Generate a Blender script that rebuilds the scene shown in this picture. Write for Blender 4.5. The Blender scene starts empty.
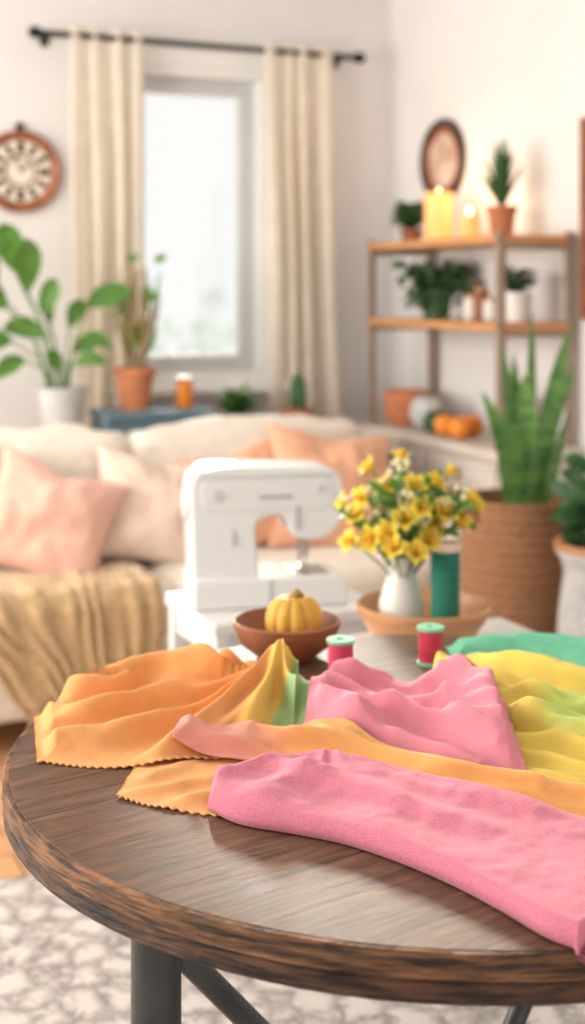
import bpy, bmesh, math, random
from mathutils import Vector, Matrix, noise, Euler
import numpy as np
random.seed(7)
ROT=math.radians(24)
U=Vector((math.cos(ROT),math.sin(ROT),0)); N=Vector((math.sin(ROT),-math.cos(ROT),0)); C=Vector((0.46,6.275,0))
def RW(a,b,z=0): 
    v=C-U*a+N*b; v.z=z; return v
def lin(c): return tuple(((x/255)/12.92 if x/255<=0.04045 else ((x/255+0.055)/1.055)**2.4) for x in c)+(1,)
# ---------------------------------------------------------------- materials
def mat(name,rgb,rough=0.6,var=0.12,scale=8,bump=0.0,bscale=60,metal=0,rgb2=None,stretch=(1,1,1),emit=0,transl=0,sheen=0,attr=False,spec=0.5,ramp=(0.35,0.65)):
    m=bpy.data.materials.new(name); m.use_nodes=True; nt=m.node_tree; nd=nt.nodes; L=nt.links
    b=nd['Principled BSDF']; b.inputs['Roughness'].default_value=rough; b.inputs['Metallic'].default_value=metal
    b.inputs['Specular IOR Level'].default_value=spec
    tc=nd.new('ShaderNodeTexCoord'); mp=nd.new('ShaderNodeMapping'); mp.inputs['Scale'].default_value=stretch
    L.new(tc.outputs['Object'],mp.inputs['Vector'])
    n=nd.new('ShaderNodeTexNoise'); n.inputs['Scale'].default_value=scale; n.inputs['Detail'].default_value=6
    L.new(mp.outputs[0],n.inputs['Vector'])
    cr=nd.new('ShaderNodeValToRGB'); L.new(n.outputs['Fac'],cr.inputs[0])
    c=lin(rgb); 
    c2=lin(rgb2) if rgb2 else tuple(max(0,x*(1-var*2)) for x in c[:3])+(1,)
    cr.color_ramp.elements[0].position=ramp[0]; cr.color_ramp.elements[1].position=ramp[1]
    cr.color_ramp.elements[0].color=c2; cr.color_ramp.elements[1].color=c
    col=cr.outputs[0]
    if attr:
        at=nd.new('ShaderNodeVertexColor'); at.layer_name='Col'
        mx=nd.new('ShaderNodeMix'); mx.data_type='RGBA'; mx.blend_type='MULTIPLY'; mx.inputs[0].default_value=1
        L.new(at.outputs[0],mx.inputs[6]); L.new(col,mx.inputs[7]); col=mx.outputs[2]
    L.new(col,b.inputs['Base Color'])
    if bump:
        n2=nd.new('ShaderNodeTexNoise'); n2.inputs['Scale'].default_value=bscale; n2.inputs['Detail'].default_value=4
        L.new(mp.outputs[0],n2.inputs['Vector'])
        bp=nd.new('ShaderNodeBump'); bp.inputs['Strength'].default_value=bump; bp.inputs['Distance'].default_value=0.01
        L.new(n2.outputs['Fac'],bp.inputs['Height']); L.new(bp.outputs[0],b.inputs['Normal'])
    if emit:
        L.new(col,b.inputs['Emission Color']); b.inputs['Emission Strength'].default_value=emit
    if sheen: b.inputs['Sheen Weight'].default_value=sheen
    if transl:
        tr=nd.new('ShaderNodeBsdfTranslucent'); L.new(col,tr.inputs[0]); ms=nd.new('ShaderNodeMixShader'); ms.inputs[0].default_value=transl
        L.new(b.outputs[0],ms.inputs[1]); L.new(tr.outputs[0],ms.inputs[2]); L.new(ms.outputs[0],nd['Material Output'].inputs[0])
    return m
def weave(m,scale=420,strength=0.25,nstr=0.0):
    nt=m.node_tree; nd=nt.nodes; L=nt.links; b=nd['Principled BSDF']
    tc=nd.new('ShaderNodeTexCoord')
    mp=nd.new('ShaderNodeMapping'); mp.inputs['Rotation'].default_value=(0,0,.6); L.new(tc.outputs['Object'],mp.inputs[0])
    hs=[]
    for ax in ('X','Y'):
        w=nd.new('ShaderNodeTexWave'); w.bands_direction=ax; w.inputs['Scale'].default_value=scale; w.inputs['Distortion'].default_value=2.5; w.inputs['Detail'].default_value=2
        L.new(mp.outputs[0],w.inputs['Vector']); hs.append(w)
    ad=nd.new('ShaderNodeMath'); ad.operation='ADD'; L.new(hs[0].outputs['Fac'],ad.inputs[0]); L.new(hs[1].outputs['Fac'],ad.inputs[1])
    n=nd.new('ShaderNodeTexNoise'); n.inputs['Scale'].default_value=380; n.inputs['Detail'].default_value=3; L.new(tc.outputs['Object'],n.inputs['Vector'])
    mu=nd.new('ShaderNodeMath'); mu.operation='MULTIPLY_ADD'; mu.inputs[1].default_value=nstr; L.new(n.outputs['Fac'],mu.inputs[0]); L.new(ad.outputs[0],mu.inputs[2])
    bp=nd.new('ShaderNodeBump'); bp.inputs['Strength'].default_value=strength; bp.inputs['Distance'].default_value=0.001
    L.new(mu.outputs[0],bp.inputs['Height']); L.new(bp.outputs[0],b.inputs['Normal'])
    return m
M={}
M['wall']=mat('wall_paint',(224,222,222),0.9,0.02,3,0.05,120)
M['ceil']=mat('ceiling_paint',(240,240,240),0.9,0.02,3)
M['trim']=mat('white_trim',(236,236,234),0.5,0.02,3)
M['frame']=mat('window_frame_paint',(204,206,208),0.5,0.03,3)
M['cream']=mat('cream_upholstery',(234,224,212),0.95,0.05,25,0.25,260,sheen=0.3)
M['peach']=mat('peach_linen',(230,182,164),0.95,0.06,18,0.3,220,sheen=0.3)
M['peach2']=mat('apricot_linen',(232,174,140),0.95,0.06,18,0.3,220,sheen=0.3)
M['blush']=mat('blush_linen',(240,214,198),0.95,0.06,18,0.3,220,sheen=0.3)
M['mustard']=mat('mustard_knit',(208,176,132),0.95,0.12,60,0.7,150,sheen=0.3)
M['curtain']=mat('curtain_linen',(242,233,220),0.95,0.04,12,0.15,200,transl=0.4)
M['black']=mat('black_metal',(38,38,40),0.4,0.1,10,metal=0.6)
M['steel']=mat('grey_steel',(92,94,94),0.4,0.15,12,0.1,80,metal=0.6)
M['needle']=mat('chrome',(190,190,190),0.2,0.05,12,metal=1)
M['plastic']=mat('white_plastic',(220,220,219),0.28,0.01,3)
M['greyp']=mat('grey_plastic',(150,152,156),0.4,0.02,3)
M['dialp']=mat('dial_plastic',(200,200,202),0.4,0.02,3)
M['whitetab']=mat('white_lacquer',(224,222,220),0.35,0.04,6)
M['terra']=mat('terracotta',(192,120,80),0.8,0.12,14,0.2,60)
M['terra2']=mat('brown_ceramic',(156,98,66),0.55,0.15,14,0.2,50)
M['whitepot']=mat('white_ceramic',(230,226,220),0.4,0.05,10)
M['shelfw']=mat('shelf_wood',(210,150,98),0.5,0.15,6,0.1,40,stretch=(1,8,8))
M['shelff']=mat('shelf_frame',(150,130,114),0.6,0.1,6)
M['bench']=mat('whitewashed_wood',(212,202,194),0.6,0.08,6,stretch=(1,8,8))
M['teal']=mat('slate_blue_paint',(98,126,142),0.5,0.06,8)
M['leaf']=mat('green_leaf',(104,156,68),0.45,0.22,14,transl=0.25)
M['leafd']=mat('dark_leaf',(68,112,64),0.5,0.25,14,transl=0.15)
M['leafb']=mat('snake_leaf',(116,158,78),0.45,0.1,10,rgb2=(72,120,66),stretch=(1,1,5),transl=0.15)
M['soil']=mat('potting_soil',(60,42,30),0.95,0.3,60,0.6,90)
M['stem']=mat('dry_stem',(165,140,95),0.8,0.2,20)
M['woodbowl']=mat('bowl_wood',(202,146,98),0.45,0.2,8,0.1,40,stretch=(1,1,7))
M['pumpkin']=mat('yellow_gourd',(226,172,66),0.6,0.12,16,0.25,60)
M['stemg']=mat('gourd_stem',(160,128,64),0.8,0.2,30)
M['yellowp']=mat('yellow_petal',(253,228,92),0.5,0.06,30,transl=0.35)
M['whitep']=mat('pale_blossom',(250,244,205),0.6,0.06,30,transl=0.3)
M['orangep']=mat('orange_stamen',(240,165,50),0.6,0.1,30)
M['tpink']=mat('pink_thread',(240,76,120),0.6,0.15,5,0.6,30,stretch=(1,1,60))
M['tred']=mat('coral_thread',(238,66,100),0.6,0.15,5,0.6,30,stretch=(1,1,60))
M['tgreen']=mat('teal_thread',(36,138,114),0.6,0.2,5,0.6,30,stretch=(1,1,60))
M['spoolw']=mat('spool_cream',(240,214,194),0.6,0.06,10)
M['spoolg']=mat('spool_mint',(128,204,166),0.5,0.06,10)
M['rattan']=mat('rattan',(184,132,94),0.8,0.2,40,0.9,60,stretch=(1,1,6))
M['orange']=mat('orange_peel',(244,146,44),0.5,0.08,20,0.2,120)
M['candle']=mat('amber_candle',(255,184,110),0.5,0.1,6,emit=0.6)
M['flame']=mat('flame',(255,235,180),0.5,0.0,6,emit=9)
M['clockw']=mat('clock_wood',(158,98,66),0.5,0.2,12,0.1,40)
M['clockf']=mat('clock_face',(236,222,206),0.6,0.04,12)
M['dark']=mat('dark_brown',(66,44,36),0.5,0.15,12)
M['artw']=mat('woven_art',(196,160,130),0.9,0.3,22,0.6,70,rgb2=(120,84,66))
M['glassj']=mat('jar_amber',(248,156,44),0.2,0.05,6,transl=0.4)
M['tree']=mat('pale_foliage',(240,244,236),0.9,0.2,3,rgb2=(222,228,222))
M['greypot']=mat('grey_stoneware',(200,200,200),0.6,0.12,20,0.3,50)
# ---------------------------------------------------------------- mesh helpers
def link(o,parent=None):
    bpy.context.collection.objects.link(o)
    if parent: o.parent=parent
    return o
def grp(name,loc,rz=ROT,rx=0):
    e=bpy.data.objects.new(name,None); e.empty_display_size=0.05; e.location=loc; e.rotation_euler=(rx,0,rz); return link(e)
def mk(name,verts,faces,m,parent=None,smooth=True,loc=(0,0,0),rot=(0,0,0),sharp=40,fm=None):
    me=bpy.data.meshes.new(name); me.from_pydata([tuple(v) for v in verts],[],faces)
    for x in (m if isinstance(m,(list,tuple)) else [m]): me.materials.append(x)
    if fm: me.polygons.foreach_set('material_index',fm)
    bm=bmesh.new(); bm.from_mesh(me); bmesh.ops.recalc_face_normals(bm,faces=bm.faces); bm.to_mesh(me); bm.free()
    if smooth:
        me.polygons.foreach_set('use_smooth',[True]*len(me.polygons)); me.set_sharp_from_angle(angle=math.radians(sharp))
    o=bpy.data.objects.new(name,me); o.location=loc; o.rotation_euler=rot
    return link(o,parent)
def box(name,size,loc,m,parent=None,bev=0.004,rot=(0,0,0),seg=2):
    x,y,z=[s/2 for s in size]
    v=[(i*x,j*y,k*z) for i in(-1,1) for j in(-1,1) for k in(-1,1)]
    f=[(0,1,3,2),(4,6,7,5),(0,4,5,1),(2,3,7,6),(0,2,6,4),(1,5,7,3)]
    o=mk(name,v,f,m,parent,smooth=False,loc=loc,rot=rot)
    if bev:
        b=o.modifiers.new('bevel','BEVEL'); b.width=bev; b.segments=seg
    return o
def softbox(name,size,loc,m,parent=None,r=0.05,puff=0.02,rot=(0,0,0),wr=0.004,sd=0):
    bm=bmesh.new(); bmesh.ops.create_cube(bm,size=2); bmesh.ops.subdivide_edges(bm,edges=bm.edges[:],cuts=15,use_grid_fill=True)
    h=Vector(size)/2
    for v in bm.verts:
        c=[math.copysign(abs(math.sin(x*math.pi/2))**0.8,x) for x in v.co]
        p=Vector((c[0]*h.x,c[1]*h.y,c[2]*h.z))
        q=Vector([max(-(h[i]-r),min(h[i]-r,p[i])) for i in range(3)])
        d=p-q
        if d.length>1e-6: p=q+d.normalized()*r
        ax=[p[i]/h[i] for i in range(3)]
        for i in range(3):
            j,k=(i+1)%3,(i+2)%3
            if abs(ax[i])>0.5: p[i]+=math.copysign(puff*max(0,1-ax[j]**2)*max(0,1-ax[k]**2),p[i])
        p+=Vector((1,1,1))*wr*noise.noise(p*9+Vector((sd,0,0)))*2
        v.co=p
    me=bpy.data.meshes.new(name); bm.to_mesh(me); bm.free(); me.materials.append(m)
    me.polygons.foreach_set('use_smooth',[True]*len(me.polygons))
    o=bpy.data.objects.new(name,me); o.location=loc; o.rotation_euler=rot; return link(o,parent)
def pillow(name,w,h,t,loc,rot,m,parent=None,sd=0):
    n=34; vs=[];fs=[];
    for side in (1,-1):
        for i in range(n+1):
            for j in range(n+1):
                u=math.sin((i/n*2-1)*math.pi/2); v=math.sin((j/n*2-1)*math.pi/2)
                x=w/2*u*(0.90+0.10*v*v); y=h/2*v*(0.90+0.10*u*u)
                z=t/2*(max(0,(1-u*u)*(1-v*v)))**0.40
                e=(1-u*u)*(1-v*v)
                z+= 0.022*noise.noise(Vector((x*7+sd,y*7,side*2)))*e*2
                z+= 0.014*(1-abs(noise.noise(Vector((x*14+sd,y*9,side*2)))*2))*e
                z+= 0.006*math.sin(12*math.atan2(v,u))*min(1,(u*u+v*v))*e
                z-= 0.03*math.exp(-(u/.25)**2)*max(0,v)**2*(1-v*v)**.4*1.2
                vs.append((x,y-0.02*math.exp(-(u/.35)**2)*max(0,v)**3,z*side))
    s=(n+1)**2
    for k in (0,1):
        for i in range(n):
            for j in range(n):
                a=k*s+i*(n+1)+j; fs.append((a,a+1,a+n+2,a+n+1))
    o=mk(name,vs,fs,m,parent,loc=loc,rot=rot,sharp=180)
    bm=bmesh.new(); bm.from_mesh(o.data); bmesh.ops.remove_doubles(bm,verts=bm.verts,dist=0.0008); bmesh.ops.recalc_face_normals(bm,faces=bm.faces); bm.to_mesh(o.data); bm.free()
    return o
def lathe(name,prof,m,parent=None,loc=(0,0,0),rot=(0,0,0),seg=40,sharp=40,rfn=None,scale=None):
    vs=[];fs=[]
    for r,z in prof:
        for k in range(seg):
            a=2*math.pi*k/seg; rr=r*(rfn(a,z) if rfn else 1); vs.append((rr*math.cos(a),rr*math.sin(a),z))
    for i in range(len(prof)-1):
        for k in range(seg):
            fs.append((i*seg+k,i*seg+(k+1)%seg,(i+1)*seg+(k+1)%seg,(i+1)*seg+k))
    if prof[0][0]>1e-5: fs.append(tuple(range(seg)))
    if prof[-1][0]>1e-5: fs.append(tuple((len(prof)-1)*seg+k for k in range(seg)))
    o=mk(name,vs,fs,m,parent,loc=loc,rot=rot,sharp=sharp)
    if scale:o.scale=scale
    return o
def tube(name,pts,rad,m,parent=None,seg=10,loc=(0,0,0)):
    vs=[];fs=[]; pts=[Vector(p) for p in pts]; n=len(pts)
    if not isinstance(rad,(list,tuple)): rad=[rad]*n
    ref=Vector((0,0,1))
    for i,p in enumerate(pts):
        t=(pts[min(i+1,n-1)]-pts[max(i-1,0)]).normalized()
        r=ref if abs(t.dot(ref))<0.95 else Vector((0,1,0))
        s=t.cross(r).normalized(); q=s.cross(t)
        for k in range(seg):
            a=2*math.pi*k/seg; vs.append(p+(s*math.cos(a)+q*math.sin(a))*rad[i])
    for i in range(n-1):
        for k in range(seg): fs.append((i*seg+k,i*seg+(k+1)%seg,(i+1)*seg+(k+1)%seg,(i+1)*seg+k))
    fs.append(tuple(range(seg))); fs.append(tuple((n-1)*seg+k for k in range(seg)))
    return mk(name,vs,fs,m,parent,loc=loc,sharp=50)
class Foliage:
    def __init__(s): s.v=[];s.f=[];s.m=[]
    def leaf(s,p0,p1,p2,w,mi=0,side=None,n=8,fold=0.25,kind='leaf'):
        p0,p1,p2=Vector(p0),Vector(p1),Vector(p2)
        if side is None: side=(p2-p0).cross(Vector((0,0,1)))
        if side.length<1e-4: side=Vector((1,0,0))
        side=side.normalized(); b=len(s.v)
        for i in range(n+1):
            t=i/n; p=p0*(1-t)**2+p1*2*t*(1-t)+p2*t*t
            tg=((p1-p0)*(1-t)+(p2-p1)*t); tg=tg.normalized() if tg.length>1e-6 else Vector((0,0,1))
            sd=(side-tg*side.dot(tg)).normalized(); nm=sd.cross(tg)
            if kind=='leaf': ww=w/2*math.sin(math.pi*min(1,0.03+t*0.97))**0.75
            elif kind=='petal': ww=w/2*math.sin(math.pi*min(1,0.08+t*0.9))**0.5
            elif kind=='blade': ww=w/2*min(1,0.55+t*1.2)*max(0.0,1-t**5)
            else: ww=w/2*(math.sin(math.pi*(t**1.6)*0.98)+0.04)
            s.v+= [p-sd*ww+nm*fold*ww, p.copy(), p+sd*ww+nm*fold*ww]
        for i in range(n):
            a=b+3*i; s.f+=[(a,a+1,a+4,a+3),(a+1,a+2,a+5,a+4)]; s.m+=[mi,mi]
    def stem(s,pts,r,mi=0,seg=5):
        pts=[Vector(p) for p in pts]; b=len(s.v); n=len(pts)
        for i,p in enumerate(pts):
            t=(pts[min(i+1,n-1)]-pts[max(i-1,0)]).normalized(); rf=Vector((0,0,1)) if abs(t.z)<0.95 else Vector((0,1,0))
            a_=t.cross(rf).normalized(); q=a_.cross(t)
            for k in range(seg): s.v.append(p+(a_*math.cos(2*math.pi*k/seg)+q*math.sin(2*math.pi*k/seg))*r)
        for i in range(n-1):
            for k in range(seg): s.f.append((b+i*seg+k,b+i*seg+(k+1)%seg,b+(i+1)*seg+(k+1)%seg,b+(i+1)*seg+k)); s.m.append(mi)
    def ball(s,c,r,mi=0):
        bm=bmesh.new(); bmesh.ops.create_icosphere(bm,subdivisions=2,radius=r); b=len(s.v); c=Vector(c)
        s.v+=[v.co+c for v in bm.verts]
        for f in bm.faces: s.f.append(tuple(b+v.index for v in f.verts)); s.m.append(mi)
        bm.free()
    def make(s,name,mats,parent=None,loc=(0,0,0)):
        me=bpy.data.meshes.new(name); me.from_pydata([tuple(v) for v in s.v],[],s.f)
        for x in mats: me.materials.append(x)
        me.polygons.foreach_set('material_index',s.m); me.polygons.foreach_set('use_smooth',[True]*len(s.f))
        o=bpy.data.objects.new(name,me); o.location=loc; return link(o,parent)
def boxes(name,lst,m):
    vs=[];fs=[]
    for a0,a1,b0,b1,z0,z1 in lst:
        b=len(vs)
        for a in(a0,a1):
            for bb in(b0,b1):
                for z in(z0,z1): vs.append(RW(a,bb,z))
        fs+=[tuple(b+i for i in f) for f in [(0,1,3,2),(4,6,7,5),(0,4,5,1),(2,3,7,6),(0,2,6,4),(1,5,7,3)]]
    return mk(name,vs,fs,m,smooth=False)
# ---------------------------------------------------------------- room
HC=2.78; AL=4.2; BF=6.4
wa0,wa1,wz0,wz1=0.62,1.30,0.97,2.37
boxes('wall_back',[(-0.15,wa0,-0.2,0,0,HC),(wa1,AL+0.15,-0.2,0,0,HC),(wa0,wa1,-0.2,0,0,wz0),(wa0,wa1,-0.2,0,wz1,HC)],M['wall'])
boxes('wall_right',[(-0.15,0,0,BF,0,HC)],M['wall'])
boxes('wall_left',[(AL,AL+0.15,0,0.3,0,HC),(AL,AL+0.15,5.4,BF,0,HC),(AL,AL+0.15,0.3,5.4,0,0.3),(AL,AL+0.15,0.3,5.4,2.55,HC)]+[(AL+0.03,AL+0.1,b,b+0.08,0.3,2.55) for b in (0.3,1.9,3.6,5.32)],M['wall'])
boxes('ceiling',[(-0.15,AL+0.15,-0.2,BF,HC,HC+0.1)],M['ceil'])
mf=bpy.data.materials.new('oak_floor'); mf.use_nodes=True; nt=mf.node_tree; nd=nt.nodes; L=nt.links
b=nd['Principled BSDF']; b.inputs['Roughness'].default_value=0.4
tc=nd.new('ShaderNodeTexCoord'); mp=nd.new('ShaderNodeMapping'); mp.inputs['Rotation'].default_value=(0,0,-ROT); L.new(tc.outputs['Object'],mp.inputs[0])
br=nd.new('ShaderNodeTexBrick'); br.inputs['Scale'].default_value=1; br.inputs['Brick Width'].default_value=1.4; br.inputs['Row Height'].default_value=0.13; br.inputs['Mortar Size'].default_value=0.003
br.inputs['Color1'].default_value=lin((212,166,122)); br.inputs['Color2'].default_value=lin((190,142,100)); br.inputs['Mortar'].default_value=lin((110,75,50)); L.new(mp.outputs[0],br.inputs[0])
L.new(br.outputs[0],b.inputs['Base Color'])
boxes('floor',[(-0.15,AL+0.15,-0.2,BF,-0.1,0)],mf)
boxes('baseboard_back',[(0,AL,0,0.015,0,0.1)],M['trim'])
boxes('baseboard_right',[(0,0.015,0.015,BF,0,0.1)],M['trim'])
g=grp('window_1',RW((wa0+wa1)/2,0,0)); W=wa1-wa0; zc=(wz0+wz1)/2; Hh=wz1-wz0
def ring(pre,w,h,t,d,y,m,par,zc):
    box(pre+'_top',(w,d,t),(0,y,zc+h/2-t/2),m,par); box(pre+'_bottom',(w,d,t),(0,y,zc-h/2+t/2),m,par)
    box(pre+'_left',(t,d,h-2*t),(-w/2+t/2,y,zc),m,par); box(pre+'_right',(t,d,h-2*t),(w/2-t/2,y,zc),m,par)
ring('casing',W+0.14,Hh+0.14,0.075,0.03,-0.013,M['trim'],g,zc)
ring('jamb',W,Hh,0.045,0.12,0.06,M['trim'],g,zc)
ring('sash',W-0.09,Hh-0.09,0.06,0.05,0.10,M['frame'],g,zc)
ring('sash_bead',W-0.21,Hh-0.21,0.014,0.03,0.10,M['trim'],g,zc)
box('sill',(W+0.2,0.16,0.035),(0,-0.06,wz0-0.02),M['trim'],g)
gm=bpy.data.materials.new('clear_glass'); gm.use_nodes=True; n_=gm.node_tree.nodes; tr=n_.new('ShaderNodeBsdfTransparent'); tr.inputs[0].default_value=(0.98,0.99,0.99,1); gl=n_.new('ShaderNodeBsdfGlossy'); gl.inputs['Roughness'].default_value=0.05
mx=n_.new('ShaderNodeMixShader'); mx.inputs[0].default_value=0.04; gm.node_tree.links.new(tr.outputs[0],mx.inputs[1]); gm.node_tree.links.new(gl.outputs[0],mx.inputs[2]); gm.node_tree.links.new(mx.outputs[0],n_['Material Output'].inputs[0])
box('pane',(W-0.2,0.006,Hh-0.2),(0,0.10,zc),gm,g,bev=0)
for i,(x,y,s,z0) in enumerate([(-2.0,19,1.4,.0),(0.2,22,1.7,-.4),(-3.9,24,1.8,.2)]):
    gt=grp('garden_tree',(x,y,0),0)
    f=Foliage(); f.stem([(0,0,-1),(0.1,0,0.2),(0,0,.6)],0.12,0,8)
    for k in range(110):
        d=Vector((random.gauss(0,.6),random.gauss(0,.5),max(-.8,min(.9,random.gauss(0,.35)))))*s; f.ball(d+Vector((0,0,z0)),s*random.uniform(.05,.13),0)
    f.make('crown',[M['tree'],M['stem']],gt)
g=grp('curtain_rod',RW(0.97,0.12,2.44))
tube('rod',[(-0.73,0,0),(0.73,0,0)],0.013,M['black'],g,12)
for i,x in enumerate((-0.745,0.745)):
    lathe('finial_%d'%i,[(0,-.03),(.018,-.025),(.026,-.008),(.026,.008),(.018,.025),(0,.03)],M['black'],g,loc=(x,0,0),rot=(0,math.pi/2,0),seg=16)
for i,x in enumerate((-0.68,0.68)):
    box('bracket_%d'%i,(0.02,0.12,0.02),(x,0.06,0),M['black'],g); box('bracket_plate_%d'%i,(0.04,0.008,0.07),(x,0.116,0),M['black'],g)
def curtain(name,a0,a1,folds,flare,sd):
    g=grp(name,RW((a0+a1)/2,0.12,0)); w=a1-a0; nx,nz=170,60; vs=[];fs=[]
    for j in range(nz+1):
        t=j/nz; z=2.475-t*2.44
        for i in range(nx+1):
            s=i/nx; ph=s*folds*2*math.pi+2.6*noise.noise(Vector((s*2.2,t*1.6,sd)))+1.2*noise.noise(Vector((s*5,t*.7,sd+2)))
            wd=w*(1+flare*t*t*0.5-.06*math.sin(math.pi*t)); x=(s-0.5)*wd+flare*0.10*t*t+0.012*noise.noise(Vector((s*4,t*2,sd+5)))
            amp=(0.020+0.034*min(1,t*3))*(.75+.6*noise.noise(Vector((s*4,t*2,sd+7))))
            y=-amp*math.sin(ph)-.25*amp*math.sin(2*ph+1)+0.016*noise.noise(Vector((s*5,t*3,sd)))-0.03*t
            vs.append((x,y,z))
    for j in range(nz):
        for i in range(nx): a=j*(nx+1)+i; fs.append((a,a+1,a+nx+2,a+nx+1))
    mk('panel',vs,fs,M['curtain'],g,sharp=180)
curtain('curtain',1.25,1.57,3.5,0.1,1.0)
curtain('curtain',0.36,0.70,3.5,0.5,9.0)
# ---------------------------------------------------------------- clock, mirror, picture
g=grp('wall_clock',RW(1.755,0.0,1.874),ROT,math.pi/2)
lathe('body',[(0,0),(.165,0),(.172,.01),(.172,.028),(.16,.036),(.145,.03),(.14,.022),(0,.022)],M['clockw'],g,seg=64)
lathe('dial_ring',[(.07,.022),(.128,.022),(.128,.026),(.07,.026),(.07,.022)],M['clockf'],g,seg=64)
lathe('dial_center',[(0,.022),(.055,.022),(.055,.028),(0,.028)],M['clockf'],g,seg=48)
for k in range(12):
    a=k*math.pi/6; box('numeral_%d'%k,(.022 if k%3 else .03,.044,.004),(.1*math.sin(a),.1*math.cos(a),.028),M['dark'],g,bev=.001,rot=(0,0,-a))
box('hour_hand',(.008,.05,.003),(.018,.018,.031),M['dark'],g,bev=.001,rot=(0,0,-.8)); box('minute_hand',(.006,.085,.003),(-.015,.035,.034),M['dark'],g,bev=.001,rot=(0,0,.4))
lathe('hook',[(.012,.0),(.018,.0),(.018,.01),(.012,.01),(.012,0)],M['black'],g,loc=(0,.188,.006),seg=20)
g=grp('wall_mirror',RW(0.0,0.505,1.945),ROT-math.pi/2,math.pi/2)
lathe('frame',[(.145,0),(.182,0),(.182,.02),(.172,.03),(.155,.025),(.145,.012),(.145,0)],M['dark'],g,seg=64)
lathe('inner_ring',[(.12,.004),(.147,.004),(.147,.016),(.12,.012),(.12,.004)],M['clockw'],g,seg=64)
lathe('mirror_glass',[(0,.004),(.122,.004),(.122,.008),(0,.008)],mat('tinted_glass',(222,200,184),0.3,0.25,7,rgb2=(180,142,122)),g,seg=64)
g=grp('framed_weaving',RW(0.0,1.83,1.64),ROT-math.pi/2)
box('backing',(0.56,.012,.68),(0,-.012,0),M['artw'],g)
ring('frame',0.62,0.74,0.035,0.03,-0.016,M['clockw'],g,0)
# ---------------------------------------------------------------- pots & plants helpers
def pot(g,r,h,m,taper=0.75,rim=True,z=0):
    p=[(0,z),(r*taper,z),(r*taper,z+.003)]+[(r*(taper+(1-taper)*t),z+h*t) for t in (.25,.5,.78)]
    if rim: p+=[(r*1.0,z+h*.8),(r*1.07,z+h*.81),(r*1.07,z+h),(r*.95,z+h),(r*.92,z+h*.9),(0,z+h*.9)]
    else: p+=[(r,z+h),(r*.93,z+h),(r*.9,z+h*.9),(0,z+h*.9)]
    lathe('pot',p,m,g); lathe('soil',[(0,z+h*.9),(r*.9,z+h*.9),(r*.85,z+h*.93),(0,z+h*.95)],M['soil'],g)
zt=0.82
g=grp('plant_stand',RW(1.67,0.4,0)); lathe('top',[(0,zt-.03),(.115,zt-.03),(.12,zt-.02),(.12,zt-.005),(.115,zt),(0,zt)],M['terra'],g)
for k in range(3):
    a=k*2.094+.4; tube('leg_%d'%k,[(.08*math.cos(a),.08*math.sin(a),zt-.03),(.13*math.cos(a),.13*math.sin(a),0)],[.014,.01],M['terra'],g)
g=grp('potted_fiddle_leaf_plant',RW(1.67,0.4,zt)); pot(g,.1,.18,M['greypot'],.7,False)
f=Foliage()
LV=[((-.19,-.02,.52),.13,.24,(-.1,1)),((-.29,.05,.44),.12,.2,(-.8,.5)),((-.08,.06,.40),.09,.18,(.2,1)),((.03,-.03,.34),.09,.15,(.3,.9)),((.12,-.05,.44),.11,.20,(.9,.40)),((.10,0,.28),.07,.12,(1,-.1)),((.08,.05,.22),.08,.12,(.8,.5)),((-.12,-.1,.30),.10,.18,(-.9,.3)),((-.28,-.06,.28),.11,.2,(-1,-.1)),((-.2,.0,.18),.08,.14,(-.9,-.3)),((.05,-.1,.16),.07,.12,(.7,.2)),((-.05,.1,.36),.09,.16,(-.3,1)),((-.02,-.05,.12),.08,.12,(-.5,.7)),((-.35,.02,.54),.13,.24,(-.5,1)),((-.25,.02,.62),.13,.22,(-.3,1))]
for (p,w,l,dr) in LV:
    p=Vector(p); base=Vector((p.x*.15,p.y*.15,.16)); st=Vector((p.x*.75,p.y*.6,.14+p.z*.8))
    f.stem([base,base.lerp(st,.5)+Vector((-p.x*.1,0,.03)),st],.004,0)
    d=Vector((dr[0],random.uniform(-.3,.1),dr[1])).normalized(); tip=st+d*l-Vector((0,.02,.03))
    sd=d.cross(Vector((random.uniform(-.5,.5),-1,.35)))
    f.leaf(st,st+d*l*.5+Vector((0,0,.03)),tip,w*.9,0,side=sd,n=10)
f.make('leaves',[M['leaf']],g)
g=grp('console_table',RW(1.3,0.4,0)); box('top',(.46,.26,.03),(0,0,.885),M['teal'],g); box('apron',(.44,.22,.06),(0,0,.84),M['teal'],g)
for i,(x,y) in enumerate([(-.21,-.1),(.21,-.1),(-.21,.1),(.21,.1)]): box('leg_%d'%i,(.03,.03,.87),(x,y,.435),M['teal'],g)
g=grp('potted_reed_plant',RW(1.376,0.4,.90)); pot(g,.08,.17,M['terra'],.7)
f=Foliage()
for k in range(30):
    a=random.uniform(0,6.28); r=random.uniform(.02,.1); h=random.uniform(.3,.62); b0=Vector((.03*math.cos(a),.03*math.sin(a),.15)); t=Vector((r*math.cos(a)*1.2,r*math.sin(a),h))
    if k%2: f.stem([b0,b0.lerp(t,.5),t],.003,1); 
    f.leaf(b0.lerp(t,.3),b0.lerp(t,.7)+Vector((.02,0,0)),t+Vector((random.uniform(-.03,.04),0,-.02)),.014,0 if k%3==0 else 1,side=Vector((1,0,0)))
    if k%4==0: f.leaf(t,t+Vector((.02,0,.03)),t+Vector((.05,0,.02)),.035,0,side=Vector((0,0,1)))
f.make('reeds',[M['leaf'],M['stem']],g)
g=grp('amber_jar',RW(1.165,0.4,.90)); lathe('glass',[(0,0),(.03,0),(.034,.01),(.034,.085),(.028,.1),(.028,.11),(0,.11)],M['glassj'],g); lathe('lid',[(0,.11),(.031,.11),(.031,.125),(0,.125)],M['woodbowl'],g)
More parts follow.
